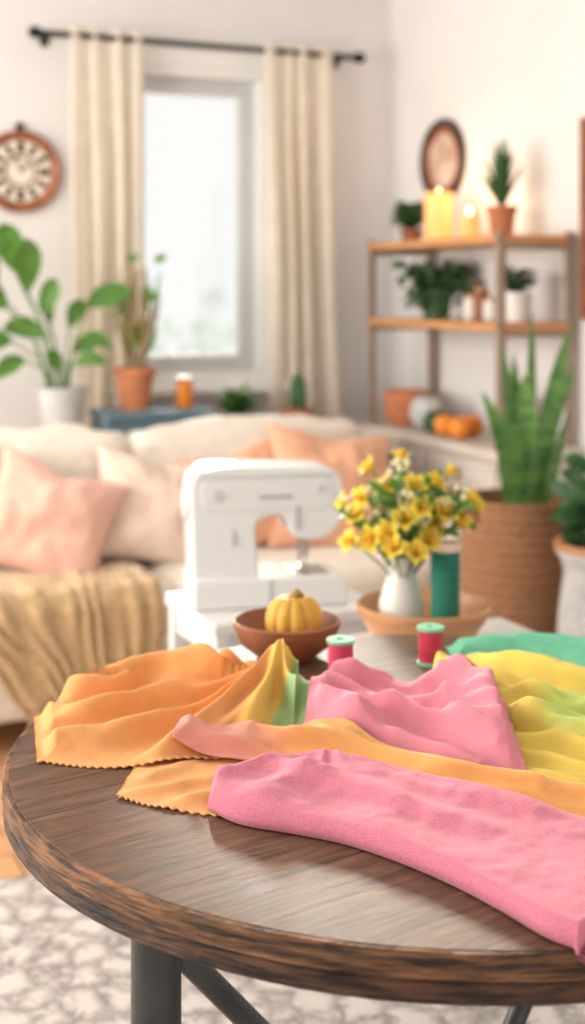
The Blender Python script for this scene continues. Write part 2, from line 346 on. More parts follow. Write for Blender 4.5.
g=grp('plant_bench',RW(0.78,0.42,0)); box('top',(.54,.24,.03),(0,0,.775),M['bench'],g)
for i,(x,y) in enumerate([(-.23,-.09),(.23,-.09),(-.23,.09),(.23,.09)]): box('leg_%d'%i,(.03,.03,.76),(x,y,.38),M['bench'],g)
def bushy(name,loc,r,h,pm,lm,n,lr,lh,wid=.03,ln=.07):
    g=grp(name,loc); pot(g,r,h,pm); f=Foliage()
    for k in range(n):
        a=random.uniform(0,6.28); q=random.uniform(.1,1)**.6; c=Vector((lr*q*math.cos(a),lr*q*math.sin(a),h+random.uniform(.1,1)*lh*(1-.4*q)))
        d=Vector((math.cos(a),math.sin(a),random.uniform(-.2,.8)))*ln*random.uniform(.6,1.2)
        f.stem([(0,0,h*.9),Vector((c.x*.5,c.y*.5,c.z*.8)),c],.0015,0,3); f.leaf(c,c+d*.5+Vector((0,0,ln*.2)),c+d,wid,0,n=5)
    f.make('leaves',[lm],g); return g
bushy('potted_herb',RW(.945,.42,.79),.06,.08,M['greypot'],M['leaf'],120,.055,.12,.03,.05)
g=grp('potted_cactus',RW(.665,.42,.79)); pot(g,.062,.09,M['terra'])
lathe('cactus',[(0,.08),(.03,.08),(.034,.14),(.03,.2),(.015,.235),(0,.24)],M['leafd'],g,seg=24,rfn=lambda a,z:1+.12*math.cos(8*a))
# ---------------------------------------------------------------- sofa
SO=RW(1.6,1.19,0)
g=grp('sofa',SO)
softbox('base',(2.2,.88,.22),(0,0,.21),M['cream'],g,.03,.0)
softbox('back_frame',(2.2,.2,.62),(0,.35,.51),M['cream'],g,.06,.01)
for i,x in enumerate((-1.02,1.02)): softbox('arm_%d'%i,(.17,.88,.40),(x,0,.40),M['cream'],g,.06,.01)
for i,x in enumerate((-.465,.465)):
    softbox('seat_cushion_%d'%i,(.92,.72,.16),(x,-.08,.385),M['cream'],g,.05,.015,sd=i*7)
    softbox('back_cushion_%d'%i,(.92,.19,.46),(x,.17,.655),M['cream'],g,.07,.03,rot=(math.radians(-10),0,math.radians(2 if i else -1)),wr=.014,sd=3+i*7)
for i,(x,y) in enumerate([(-1,-.36),(1,-.36),(-1,.36),(1,.36)]): lathe('leg_%d'%i,[(0,0),(.018,0),(.026,.11),(0,.11)],M['dark'],g,loc=(x,y,0))
def spil(name,x,y,z,w,h,t,rx,ry,rz,m,sd):
    o=pillow(name,w,h,t,(0,0,0),(0,0,0),m,None,sd); v=Vector((x,y,z)); v.rotate(Euler((0,0,ROT))); o.location=SO+v; o.location.z=z
    R=Matrix.Rotation(ROT+math.radians(rz),4,'Z')@Matrix.Rotation(math.radians(rx),4,'X')@Matrix.Rotation(math.radians(ry),4,'Z'); o.rotation_euler=R.to_euler(); return o
spil('throw_pillow',-.35,-.12,.635,.43,.40,.17,60,-22,-8,M['peach'],1)
spil('throw_pillow',-.66,.02,.66,.42,.42,.15,70,5,4,M['peach'],2)
spil('throw_pillow',.03,-.04,.635,.42,.39,.17,64,-14,6,M['blush'],3)
spil('throw_pillow',.70,-.04,.66,.48,.46,.17,66,-8,-4,M['peach2'],4)
spil('throw_pillow',.36,.0,.64,.40,.38,.14,70,10,4,M['peach2'],5)
g=grp('throw_blanket',SO); vs=[];fs=[];ns,nt_=60,80
def tpath(t,s):
    L0=.36-.06*s; dtot=L0+.05+.31-.05*math.sin(s*5); q=t*dtot
    if q<L0: return (-.475+(L0-q)+.0, .482)
    q-=L0
    if q<.05: a=q/.05*math.pi/2; return (-.475-.028*math.sin(a),.482-.028*(1-math.cos(a)))
    return (-.503,.454-(q-.05))
for i in range(ns+1):
    s=i/ns
    for j in range(nt_+1):
        t=j/nt_; y,z=tpath(t,s); x=-.80+.72*s+.30*t*t*(1-s)-.03*t*s+.03*noise.noise(Vector((t*4,s*3,1)))
        rp=.016*math.sin(s*30+noise.noise(Vector((s*3,t*2,4)))*4)*min(1,t*2)+.008*math.sin(s*55+t*5)
        if z<.45: y-=abs(rp)*1.3+.004
        else: z+=abs(rp)*.9+.004+.016*max(0,noise.noise(Vector((s*8,t*8,9))))
        vs.append((x,y,z))
for i in range(ns):
    for j in range(nt_): a=i*(nt_+1)+j; fs.append((a,a+1,a+nt_+2,a+nt_+1))
o=mk('cloth',vs,fs,M['mustard'],g,sharp=180); md=o.modifiers.new('s','SOLIDIFY'); md.thickness=.006
f=Foliage()
for i in range(0,ns+1):
    v=Vector(vs[i*(nt_+1)+nt_]); 
    for k in range(2):
        d=Vector((random.uniform(-.008,.008),random.uniform(-.006,0),-random.uniform(.03,.05))); f.stem([v,v+d*.5,v+d],.0022,0,4)
f.make('fringe',[M['mustard']],g)
# ---------------------------------------------------------------- shelf unit on right wall
sb0,sb1=.45,1.49; smid=(sb0+sb1)/2
g=grp('shelving_unit',RW(0.19,smid,0),ROT-math.pi/2)
Ls=sb1-sb0
for i,z in enumerate((1.565,1.245)): box('shelf_%d'%i,(Ls,.33,.03),(0,0,z),M['shelfw'],g)
for i,(x,y) in enumerate([(-Ls/2+.015,-.15),(Ls/2-.015,-.15),(-Ls/2+.015,.15),(Ls/2-.015,.15)]): box('post_%d'%i,(.03,.03,.80),(x,y,1.195),M['shelff'],g)
for i,x in enumerate((-Ls/2+.015,Ls/2-.015)): box('cross_rail_%d'%i,(.025,.3,.025),(x,0,1.54),M['shelff'],g); box('cross_rail_low_%d'%i,(.025,.3,.025),(x,0,1.22),M['shelff'],g)
box('bench_top',(Ls+.06,.37,.035),(0,0,.785),M['bench'],g)
box('bench_body',(Ls,.32,.16),(0,0.005,.69),M['bench'],g)
for i in range(2): box('drawer_%d'%i,(Ls/2-.04,.02,.12),((i-.5)*Ls/2,-.162,.69),M['bench'],g); lathe('knob_%d'%i,[(0,0),(.01,0),(.014,.02),(0,.024)],M['dark'],g,loc=((i-.5)*Ls/2,-.172,.69),rot=(math.pi/2,0,0))
for i,(x,y) in enumerate([(-Ls/2+.03,-.14),(Ls/2-.03,-.14),(-Ls/2+.03,.14),(Ls/2-.03,.14)]): box('leg_%d'%i,(.05,.05,.62),(x,y,.31),M['bench'],g)
box('lower_shelf',(Ls,.32,.03),(0,0,.25),M['bench'],g)
T1,T2,T3=1.581,1.261,.8035
bushy('potted_fern',RW(.19,.55,T1),.05,.06,M['terra2'],M['leafd'],160,.06,.13,.03,.05)
def candle(b,r,h,a=.19):
    g=grp('lit_candle',RW(a,b,T1)); lathe('holder',[(0,0),(r*.8,0),(r,h*.12),(r,h),(r*.9,h),(r*.88,h*.8),(0,h*.8)],M['candle'],g); lathe('flame',[(0,0),(.008,.012),(.007,.028),(0,.05)],M['flame'],g,loc=(0,0,h*.86),seg=12)
    l=bpy.data.lights.new('candle_glow','POINT'); l.energy=1.2; l.color=(1,.66,.34); l.shadow_soft_size=.03; o=bpy.data.objects.new('candle_glow',l); link(o,g); o.location=(0,0,h+.05)
candle(.78,.060,.20); candle(.97,.042,.10,.16)
g=grp('potted_aloe',RW(.17,1.22,T1)); pot(g,.056,.12,M['terra']); f=Foliage()
for k in range(26):
    a=k*2.4; o_=.02+.1*(k/26); h=.11+.19*(1-k/30); f.leaf((0,0,.1),(o_*.5*math.cos(a),o_*.5*math.sin(a),.1+h*.6),(o_*math.cos(a),o_*math.sin(a),.1+h),.026,0,fold=.5,kind='blade')
f.make('leaves',[M['leafd']],g)
g=grp('trailing_ivy',RW(.19,.76,T2)); pot(g,.07,.12,M['leafd']); f=Foliage()
for k in range(60):
    a=random.uniform(0,6.28); rr=random.uniform(.08,.17); p0=Vector((0,0,.1)); p1=Vector((rr*.6*math.cos(a),rr*.4*math.sin(a),.15+random.uniform(0,.12))); p2=Vector((rr*1.15*math.cos(a),rr*.5*math.sin(a)-.02,.05+random.uniform(-.02,.18)))
    f.stem([p0,p1,p2],.0018,0,3)
    for q in range(7):
        t=(q+1)/7; p=p0*(1-t)**2+p1*2*t*(1-t)+p2*t*t; d=Vector((random.uniform(-1,1),random.uniform(-1,1),random.uniform(-.3,.6)))*.035; f.leaf(p,p+d*.5+Vector((0,0,.01)),p+d,.038,0,n=4,side=Vector((random.uniform(-1,1),random.uniform(-.3,.3),random.uniform(-1,1))))
f.make('vines',[M['leafd']],g)
for i,(b_,h,r,m) in enumerate([(1.0,.1,.032,M['whitepot']),(1.075,.13,.03,M['terra2']),(1.15,.09,.033,M['whitepot'])]):
    g=grp('storage_jar',RW(.17,b_,T2)); lathe('body',[(0,0),(r*.9,0),(r,.01),(r,h*.8),(r*.8,h*.88),(0,h*.88)],m,g); lathe('lid',[(0,h*.88),(r*.85,h*.88),(r*.85,h),(0,h+.004)],M['woodbowl'],g)
bushy('potted_succulent',RW(.18,1.34,T2),.055,.11,M['whitepot'],M['leafd'],100,.045,.11,.025,.045)
g=grp('terracotta_bowl',RW(.22,.56,T3)); lathe('bowl',[(0,0),(.07,0),(.095,.05),(.1,.12),(.09,.15),(.08,.15),(.085,.1),(.06,.03),(0,.02)],M['terra'],g)
def gourd(name,loc,r,h,m,ribs=9,rz=0,amp=.10):
    g=grp(name,loc,rz); pr=[(0,0.06*h)]+[(r*math.sin(math.pi*t)**.62,h*(.5-.5*math.cos(math.pi*t))) for t in [i/16 for i in range(1,16)]]+[(0,.93*h)]
    lathe('body',pr,m,g,seg=120,sharp=180,rfn=lambda a,z:1-amp+amp*abs(math.sin(a*ribs/2))**.6)
    tube('stem',[(0,0,.88*h),(.004,0,h*1.0),(.010,0,h*1.08)],[.016,.009,.010],M['stemg'],g); return g
gourd('decorative_gourd',RW(.22,.74,T3),.075,.14,M['greypot']); gourd('decorative_gourd',RW(.26,.88,T3),.055,.09,M['leafd'])
for b_ in (1.0,1.11,1.055):
    g=grp('orange_fruit',RW(.29 if b_!=1.055 else .20,b_,T3)); lathe('fruit',[(.045*math.sin(math.pi*t),.043-.043*math.cos(math.pi*t)) for t in [i/14 for i in range(15)]],M['orange'],g,sharp=180); lathe('navel',[(0,.083),(.005,.084),(0,.09)],M['leafd'],g,seg=8)
g=grp('wicker_lantern',RW(.14,1.25,T3)); lathe('body',[(0,0),(.055,0),(.07,.03),(.075,.09),(.055,.15),(.03,.18),(.03,.19),(.02,.19),(.02,.17),(0,.17)],M['rattan'],g,rfn=lambda a,z:1+.03*math.cos(20*a)); tube('handle',[(.03,0,.19),(.02,0,.23),(0,0,.245),(-.02,0,.23),(-.03,0,.19)],.004,M['rattan'],g)
# ---------------------------------------------------------------- snake plant in basket
g=grp('snake_plant_basket',(.715,4.22,0),.3)
prof=[(0,0),(.13,0)]
for i in range(90):
    t=i/89; r=.13+.048*math.sin(t*math.pi*.66)+.0035*math.sin(i*1.57); prof.append((r,.005+.70*t))
prof+=[(.175,.71),(.178,.725),(.160,.725),(.155,.66),(0,.66)]
lathe('basket',prof,M['rattan'],g,seg=96,sharp=80,rfn=lambda a,z:1+.012*math.cos(32*a+math.pi*round(z*40)))
for i,s_ in enumerate((-1,1)): tube('handle_%d'%i,[(s_*.17,-.05,.66),(s_*.20,-.045,.72),(s_*.205,0,.745),(s_*.20,.045,.72),(s_*.17,.05,.66)],.011,M['rattan'],g)
lathe('soil',[(0,.66),(.152,.66),(.15,.675),(0,.68)],M['soil'],g)
f=Foliage()
for k,(x,y,tx,tz,w) in enumerate([(-.04,0,-.06,.56,.055),(.0,-.03,.0,.46,.075),(.03,.02,.06,.66,.06),(.05,-.02,.17,.60,.065),(-.02,.04,-.10,.40,.055),(.07,.03,.23,.48,.055),(-.06,-.04,-.06,.32,.075),(.02,-.06,.06,.38,.08),(.0,.05,.02,.52,.055),(.06,-.05,.14,.34,.07)]):
    f.leaf((x,y,.66),(x+.02,y-.01,.66+tz*.55),(tx,y*1.5,.66+tz),w,0,side=Vector((1,random.uniform(-.5,.7),0)),n=14,fold=.25,kind='blade')
f.make('leaves',[M['leafb']],g)
g=grp('stoneware_planter',(.915,3.86,0),.2)
lathe('planter',[(0,0),(.10,0),(.14,.1),(.15,.28),(.14,.45),(.125,.56),(.135,.60),(.15,.62),(.15,.635),(.125,.635),(.11,.58),(0,.57)],M['greypot'],g,rfn=lambda a,z:1+.006*math.cos(40*a))
lathe('wood_collar',[(.13,.63),(.155,.63),(.155,.65),(.13,.65),(.13,.63)],M['woodbowl'],g)
f=Foliage()
for k in range(90):
    a=random.uniform(0,6.28); r=random.uniform(.05,.17); h=random.uniform(.06,.28); p=Vector((r*math.cos(a)*.6,r*math.sin(a)*.6,.58+h)); f.stem([(0,0,.56),p*.6+Vector((0,0,.26)),p],.002,0,3)
    d=Vector((math.cos(a),math.sin(a),random.uniform(-.3,.6)))*.08; f.leaf(p,p+d*.5+Vector((0,0,.02)),p+d,.05,0,n=5,side=Vector((random.uniform(-1,1),0,random.uniform(-1,1))))
f.make('leaves',[M['leafd']],g)
# ---------------------------------------------------------------- side table + sewing machine
g=grp('side_table',(-.0455,3.35,0))
box('top',(.46,.36,.028),(0,0,.586),M['whitetab'],g)
box('apron',(.42,.32,.07),(0,0,.54),M['whitetab'],g)
for i,(x,y) in enumerate([(-.205,-.155),(.205,-.155),(-.205,.155),(.205,.155)]): box('leg_%d'%i,(.035,.035,.575),(x,y,.2875),M['whitetab'],g)
box('lower_shelf',(.42,.32,.02),(0,0,.2),M['whitetab'],g)
def rpoly(pts,seg=7):
    out=[];n=len(pts)
    for i,(x,y,r) in enumerate(pts):
        p=Vector((x,y)); a=(Vector(pts[i-1][:2])-p); b_=(Vector(pts[(i+1)%n][:2])-p)
        d=min(r,a.length*.48,b_.length*.48); A=p+a.normalized()*d; B=p+b_.normalized()*d
        for k in range(seg+1): t=k/seg; out.append(A*(1-t)**2+p*2*t*(1-t)+B*t*t)
    return out
def extr(name,pts,y0,y1,m,par,bev=.012):
    n=len(pts); vs=[(p.x,y0,p.y) for p in pts]+[(p.x,y1,p.y) for p in pts]
    fs=[tuple(range(n)),tuple(range(2*n-1,n-1,-1))]+[(i,(i+1)%n,n+(i+1)%n,n+i) for i in range(n)]
    o=mk(name,vs,fs,m,par,sharp=50)
    if bev: b=o.modifiers.new('b','BEVEL'); b.width=bev; b.segments=4; b.limit_method='ANGLE'; b.angle_limit=math.radians(50)
    return o
g=grp('sewing_machine',(-.075,3.36,.60),math.radians(12))
out=rpoly([(-.185,0.0,.01),(-.02,.0,.01),(-.02,.07,.02),(-.035,.215,.07),(.045,.225,.03),(.062,.162,.035),(.15,.155,.05),(.196,.21,.06),(.193,.336,.10),(-.1,.345,.06),(-.195,.335,.09),(-.19,.2,.1)])
extr('body',out,-.07,.075,M['plastic'],g,.022)
extr('bed',rpoly([(-.19,.0,.012),(.195,.0,.012),(.195,.072,.04),(-.19,.075,.01)]),-.105,.09,M['plastic'],g,.014)
extr('front_panel',rpoly([(-.165,.235,.02),(.165,.235,.03),(.165,.315,.05),(-.165,.315,.03)]),-.0725,-.06,M['plastic'],g,.002)
box('brand_strip',(.085,.003,.006),(.02,-.0735,.268),M['greyp'],g,bev=0)
box('top_seam',(.34,.004,.0015),(0,-.0705,.318),M['greyp'],g,bev=0)
lathe('stitch_dial',[(0,0),(.014,0),(.012,.006),(0,.006)],M['dialp'],g,loc=(-.13,-.072,.275),rot=(math.pi/2,0,0))
lathe('tension_dial',[(0,0),(.010,0),(.009,.006),(0,.006)],M['dialp'],g,loc=(.13,-.072,.285),rot=(math.pi/2,0,0))
lathe('handwheel',[(0,0),(.04,0),(.045,.006),(.045,.014),(.035,.018),(0,.018)],M['dialp'],g,loc=(-.186,0,.25),rot=(0,-math.pi/2,0))
box('buttons',(.010,.005,.04),(-.09,-.073,.17),M['dialp'],g,bev=.002)
tube('needle_bar',[(.105,-.02,.165),(.105,-.02,.105)],.006,M['needle'],g); tube('needle',[(.105,-.02,.105),(.105,-.02,.078)],.0015,M['needle'],g,6)
tube('presser_bar',[(.09,-.02,.165),(.09,-.02,.09)],.004,M['needle'],g)
box('presser_foot',(.03,.02,.006),(.1,-.025,.084),M['needle'],g,bev=.002); box('needle_clamp',(.016,.016,.014),(.105,-.02,.125),M['greyp'],g,bev=.003)
box('needle_plate',(.09,.10,.002),(.11,-.02,.074),M['needle'],g,bev=.0005)
box('bed_seam',(.002,.004,.06),(.0,-.106,.04),M['greyp'],g,bev=0); box('thread_slot',(.003,.004,.06),(.075,-.0735,.215),M['greyp'],g,bev=0)
tube('spool_pin',[(-.05,.03,.34),(-.05,.03,.355)],.005,M['greyp'],g)
# ---------------------------------------------------------------- coffee table, wood bowl, flowers, cone
cc=Vector((.14,2.62,0))+U*.25-N*.175
g=grp('coffee_table',cc)
box('top',(.56,.37,.03),(0.02,0,.585),M['whitetab'],g); box('apron',(.50,.31,.06),(0.02,0,.54),M['whitetab'],g)
for i,(x,y) in enumerate([(-.2,-.15),(.24,-.15),(-.2,.15),(.24,.15)]): box('leg_%d'%i,(.035,.035,.57),(x,y,.285),M['whitetab'],g)
g=grp('wooden_bowl',(.283,2.88,.60),0)
lathe('bowl',[(0,0),(.07,0),(.075,.006),(.11,.035),(.138,.075),(.146,.098),(.140,.103),(.130,.078),(.10,.042),(.06,.02),(0,.016)],M['woodbowl'],g,seg=64)
g=grp('flower_vase',(.236,2.875,.617),0)
lathe('vase',[(0,0),(.03,0),(.04,.01),(.048,.045),(.048,.09),(.036,.13),(.027,.155),(.028,.175),(.036,.19),(.032,.19),(.024,.175),(.022,.155),(.03,.13),(0,.12)],M['whitepot'],g,seg=48)
f=Foliage()
def bloom(c,d,s):
    d=d.normalized(); x=d.orthogonal().normalized(); y=d.cross(x)
    ph=random.uniform(0,6)
    for k in range(6):
        a=ph+k*math.pi/3; r=x*math.cos(a)+y*math.sin(a)
        f.leaf(c,c+d*s*.65+r*s*.35,c+d*s*(.85 if k%2 else .6)+r*s*.85,s*.72,1,side=r.cross(d),n=6,fold=.2,kind='petal')
    for k in range(6):
        a=ph+k*1.047+.5; r=x*math.cos(a)+y*math.sin(a); f.leaf(c+d*s*.2,c+d*s*.7+r*s*.15,c+d*s*.95+r*s*.3,s*.34,3 if k%3==0 else 1,side=r.cross(d),n=4,fold=.2,kind='petal')
heads=[(-.085,-.03,.28,.036),(-.055,-.06,.235,.038),(.0,-.07,.27,.038),(.04,-.06,.225,.038),(.075,-.05,.285,.038),(.11,-.03,.265,.036),(-.1,-.05,.225,.034),(.02,-.02,.33,.036),(-.03,.0,.325,.036),(.065,.0,.335,.034),(-.06,.02,.37,.030),(.02,-.09,.205,.034),(.14,0,.31,.030),(-.02,-.09,.215,.034),(.03,-.08,.30,.032),(-.0,.03,.385,.032),(-.075,-.05,.32,.032),(-.03,-.07,.25,.036),(.155,.02,.29,.030),(.10,.02,.36,.028),(-.115,.0,.30,.028),(.05,-.03,.255,.038)]
for (x,y,z,s_) in heads:
    c=Vector((x,y,z)); f.stem([(x*.1,y*.1,.13),Vector((x*.5,y*.5,z*.65+.03)),c],.0022,0,4); bloom(c,Vector((x*1.4+random.uniform(-.05,.05),y*1.2-.03,.07+random.uniform(-.05,.05))),s_)
for k in range(90):
    a=random.uniform(0,6.28); r=random.uniform(.03,.14); z=random.uniform(.22+r*.4,.42-r*.4); p=Vector((r*math.cos(a)+.015,r*math.sin(a)*.7,z)); f.stem([(0,0,.15),p*.6+Vector((0,0,.04)),p],.0012,0,3)
    if k%3==0:
        for q in range(5): f.ball(p+Vector((random.gauss(0,.009),random.gauss(0,.009),random.gauss(0,.009))),.006,2)
    d=Vector((math.cos(a),math.sin(a),random.uniform(-.2,.9)))*.045; f.leaf(p*.9,p*.9+d*.5+Vector((0,0,.01)),p*.9+d,.020,0,n=5,side=Vector((random.uniform(-1,1),0,random.uniform(-1,1))))
for k in range(12):
    a=k*.53; p=Vector((.075*math.cos(a),.06*math.sin(a),.215+.03*math.sin(k))); f.leaf((0,0,.17),p*.7+Vector((0,0,.07)),p,.028,0)
f.make('bouquet',[M['leaf'],M['yellowp'],M['whitep'],M['orangep']],g)
def spool(name,loc,r,h,tm,cm,cm2=None,fl=.08):
    g=grp(name,loc,0)
    lathe('flange_bottom',[(0,0),(r,0),(r,h*fl),(r*.9,h*(fl+.02)),(0,h*(fl+.02))],cm2 or cm,g,seg=36)
    b0=fl+.02; b1=1-fl-.02
    pr=[(0,h*b0)]+[(r*(.88+.02*math.sin(i*2.5)),h*(b0+(b1-b0)*i/24)) for i in range(25)]+[(0,h*b1)]
    lathe('thread',pr,tm,g,seg=36,sharp=80)
    lathe('flange_top',[(0,h*b1),(r*.9,h*b1),(r,h*(b1+.02)),(r,h),(r*.35,h),(r*.3,h*.96),(0,h*.96)],cm,g,seg=36)
spool('thread_cone',(.325,2.83,.628),.035,.215,M['tgreen'],M['spoolw'],M['terra'],.06)
# ---------------------------------------------------------------- dining table
TC=Vector((.2,1.85,0)); TR=.59; TZ=.75
mt=bpy.data.materials.new('dark_plank_wood'); mt.use_nodes=True; nt=mt.node_tree; nd=nt.nodes; L=nt.links; b=nd['Principled BSDF']
tc=nd.new('ShaderNodeTexCoord'); mp=nd.new('ShaderNodeMapping'); mp.inputs['Rotation'].default_value=(0,0,math.radians(-35)); mp.inputs['Location'].default_value=(0.7,-0.076,0); L.new(tc.outputs['Object'],mp.inputs[0])
br=nd.new('ShaderNodeTexBrick'); br.inputs['Scale'].default_value=1; br.inputs['Brick Width'].default_value=3; br.inputs['Row Height'].default_value=.30; br.inputs['Mortar Size'].default_value=.0014
br.inputs['Color1'].default_value=(1,1,1,1); br.inputs['Color2'].default_value=(.84,.83,.82,1); br.inputs['Mortar'].default_value=(.12,.1,.08,1); L.new(mp.outputs[0],br.inputs[0])
mp2=nd.new('ShaderNodeMapping'); mp2.inputs['Scale'].default_value=(3,34,3); L.new(mp.outputs[0],mp2.inputs[0])
ns_=nd.new('ShaderNodeTexNoise'); ns_.inputs['Scale'].default_value=2.6; ns_.inputs['Detail'].default_value=12; ns_.inputs['Roughness'].default_value=.78; ns_.inputs['Distortion'].default_value=.5; L.new(mp2.outputs[0],ns_.inputs['Vector'])
cr=nd.new('ShaderNodeValToRGB'); cr.color_ramp.elements[0].position=.36; cr.color_ramp.elements[1].position=.68; cr.color_ramp.elements[0].color=lin((54,35,27)); cr.color_ramp.elements[1].color=lin((146,106,80)); L.new(ns_.outputs['Fac'],cr.inputs[0])
n3=nd.new('ShaderNodeTexNoise'); n3.inputs['Scale'].default_value=9; n3.inputs['Detail'].default_value=7; n3.inputs['Roughness'].default_value=.65; L.new(tc.outputs['Object'],n3.inputs['Vector'])
cr3=nd.new('ShaderNodeValToRGB'); cr3.color_ramp.elements[0].position=.38; cr3.color_ramp.elements[1].position=.62; cr3.color_ramp.elements[0].color=(.68,.66,.64,1); cr3.color_ramp.elements[1].color=(1.1,1.08,1.06,1); L.new(n3.outputs['Fac'],cr3.inputs[0])
mx=nd.new('ShaderNodeMix'); mx.data_type='RGBA'; mx.blend_type='MULTIPLY'; mx.inputs[0].default_value=1; L.new(cr.outputs[0],mx.inputs[6]); L.new(br.outputs[0],mx.inputs[7])
mx2=nd.new('ShaderNodeMix'); mx2.data_type='RGBA'; mx2.blend_type='MULTIPLY'; mx2.inputs[0].default_value=1; L.new(mx.outputs[2],mx2.inputs[6]); L.new(cr3.outputs[0],mx2.inputs[7]); L.new(mx2.outputs[2],b.inputs['Base Color'])
mr_=nd.new('ShaderNodeMapRange'); mr_.inputs[3].default_value=.34; mr_.inputs[4].default_value=.60; L.new(n3.outputs['Fac'],mr_.inputs[0]); L.new(mr_.outputs[0],b.inputs['Roughness']); b.inputs['Specular IOR Level'].default_value=.42
bp=nd.new('ShaderNodeBump'); bp.inputs['Strength'].default_value=.5; bp.inputs['Distance'].default_value=.003; L.new(ns_.outputs['Fac'],bp.inputs['Height']); L.new(bp.outputs[0],b.inputs['Normal'])
me_=mat('worn_edge_wood',(158,108,68),.6,.2,9,.9,18,rgb2=(52,33,23),stretch=(1.8,1.8,18),ramp=(.38,.68))
me2=mat('edge_lower_band',(112,74,48),.6,.2,9,.9,18,rgb2=(40,26,19),stretch=(1.8,1.8,16),ramp=(.40,.66))
g=grp('round_dining_table',TC,0)
lathe('top',[(0,TZ-.03),(TR-.03,TZ-.03),(TR-.006,TZ-.02),(TR-.006,TZ-.003),(TR-.009,TZ),(0,TZ)],mt,g,seg=160)
wob=lambda a,z:1+.0018*noise.noise(Vector((math.cos(a)*9,math.sin(a)*9,z*60)))+.0014*noise.noise(Vector((math.cos(a)*40,math.sin(a)*40,z*90)))
lathe('edge_band',[(TR-.008,TZ-.0005),(TR-.003,TZ-.001),(TR,TZ-.005),(TR,TZ-.026),(TR-.003,TZ-.028),(TR-.008,TZ-.028),(TR-.008,TZ-.0005)],me_,g,seg=480,rfn=wob)
lathe('edge_lower',[(TR-.1,TZ-.0285),(TR-.004,TZ-.0285),(TR-.001,TZ-.032),(TR-.001,TZ-.048),(TR-.006,TZ-.052),(TR-.1,TZ-.052),(TR-.1,TZ-.0285)],me2,g,seg=480,rfn=wob)
lathe('hub',[(0,.09),(.045,.09),(.045,.16),(0,.16)],M['steel'],g)
for i,a in enumerate((222,318,42)):
    a=math.radians(a); q=.48; x,y=q*math.cos(a),q*math.sin(a)
    lathe('leg_%d'%i,[(0,0),(.034,0),(.034,.012),(.029,.014),(.029,.665),(.05,.67),(.05,.699),(0,.699)],M['steel'],g,loc=(x,y,0),seg=32)
    tube('brace_%d'%i,[(x*.97,y*.97,.63),(x*.05,y*.05,.13)],.015,M['steel'],g,12)
# ---------------------------------------------------------------- draped cloths
NX,NY=360,340; X0,Y0,DX=-.5,1.15,.004
HF=np.zeros((NX,NY))
def cr_(pts,n):
    P=[np.array(p,float) for p in pts]; P=[2*P[0]-P[1]]+P+[2*P[-1]-P[-2]]; m=len(P)-3; out=[]
    for i in range(n+1):
        q=i/n*m; k=min(int(q),m-1); t=q-k; a,b,c,d=P[k:k+4]
        out.append(.5*((2*b)+(-a+c)*t+(2*a-5*b+4*c-d)*t*t+(-a+3*b-3*c+d)*t**3))
    return np.array(out)
def blur(A,k):
    for ax in (0,1):
        B=np.zeros_like(A)
        for s in range(-k,k+1): B+=np.roll(A,s,ax)
        A=B/(2*k+1)
    return A
def samp(A,x,y):
    i=np.clip((x-X0)/DX,0,NX-1.01); j=np.clip((y-Y0)/DX,0,NY-1.01); a=i.astype(int); b=j.astype(int); fx=i-a; fy=j-b
    return A[a,b]*(1-fx)*(1-fy)+A[a+1,b]*fx*(1-fy)+A[a,b+1]*(1-fx)*fy+A[a+1,b+1]*fx*fy
rng=np.random.RandomState(3); LAT=rng.rand(64,64)
def vn(x,y,s=0):
    x=x+s*7.31; y=y+s*3.17; xi=np.floor(x).astype(int); yi=np.floor(y).astype(int); fx=x-xi; fy=y-yi
    fx=fx**3*(fx*(fx*6-15)+10); fy=fy**3*(fy*(fy*6-15)+10); L=lambda a,b:LAT[a%64,b%64]
    return ((L(xi,yi)*(1-fx)+L(xi+1,yi)*fx)*(1-fy)+(L(xi,yi+1)*(1-fx)+L(xi+1,yi+1)*fx)*fy)*2-1
def ridge(x,y,pts,wl,wr_=None,pw=1.0):
    best=np.zeros_like(x); P=cr_(pts,36); wr_=wr_ or wl
    for k in range(len(P)-1):
        a,b=P[k],P[k+1]; dx,dy=b[0]-a[0],b[1]-a[1]; L2=dx*dx+dy*dy+1e-12
        t=np.clip(((x-a[0])*dx+(y-a[1])*dy)/L2,0,1); ex_,ey_=x-a[0]-t*dx,y-a[1]-t*dy; d=np.hypot(ex_,ey_)
        sd=dx*ey_-dy*ex_; sg=.5+.5*np.tanh(sd/(math.sqrt(L2)*.006)); w=wl*sg+wr_*(1-sg)
        best=np.maximum(best,(a[2]+(b[2]-a[2])*t)/(1+(d/w)**2)**pw)
    return best
def fan(x,y,cx,cy,n,ph,A,r0,r1,s=0):
    r=np.hypot(x-cx,y-cy); th=np.arctan2(y-cy,x-cx); th=th+.22*vn(r*9,th*1.3,s)
    e=np.clip(r/r0,0,1); e=e*e*(3-2*e)*np.exp(-(r/r1)**2)
    return A*e*(.5+.5*np.cos(n*th+ph))**1.7*(1+.5*vn(th*2,r*4,s+2))
def flow(x,y,ang,wl,A,s=0,warp=.035):
    c,s_=math.cos(ang),math.sin(ang); v=-x*s_+y*c; u=x*c+y*s_
    v=v+warp*vn(u*6,v*5,s)+warp*.4*vn(u*14,v*9,s+1)
    return A*(.5+.5*np.cos(2*math.pi*v/wl))**1.6*np.clip(.55+.9*vn(u*5,v*7,s+5),0,1.3)
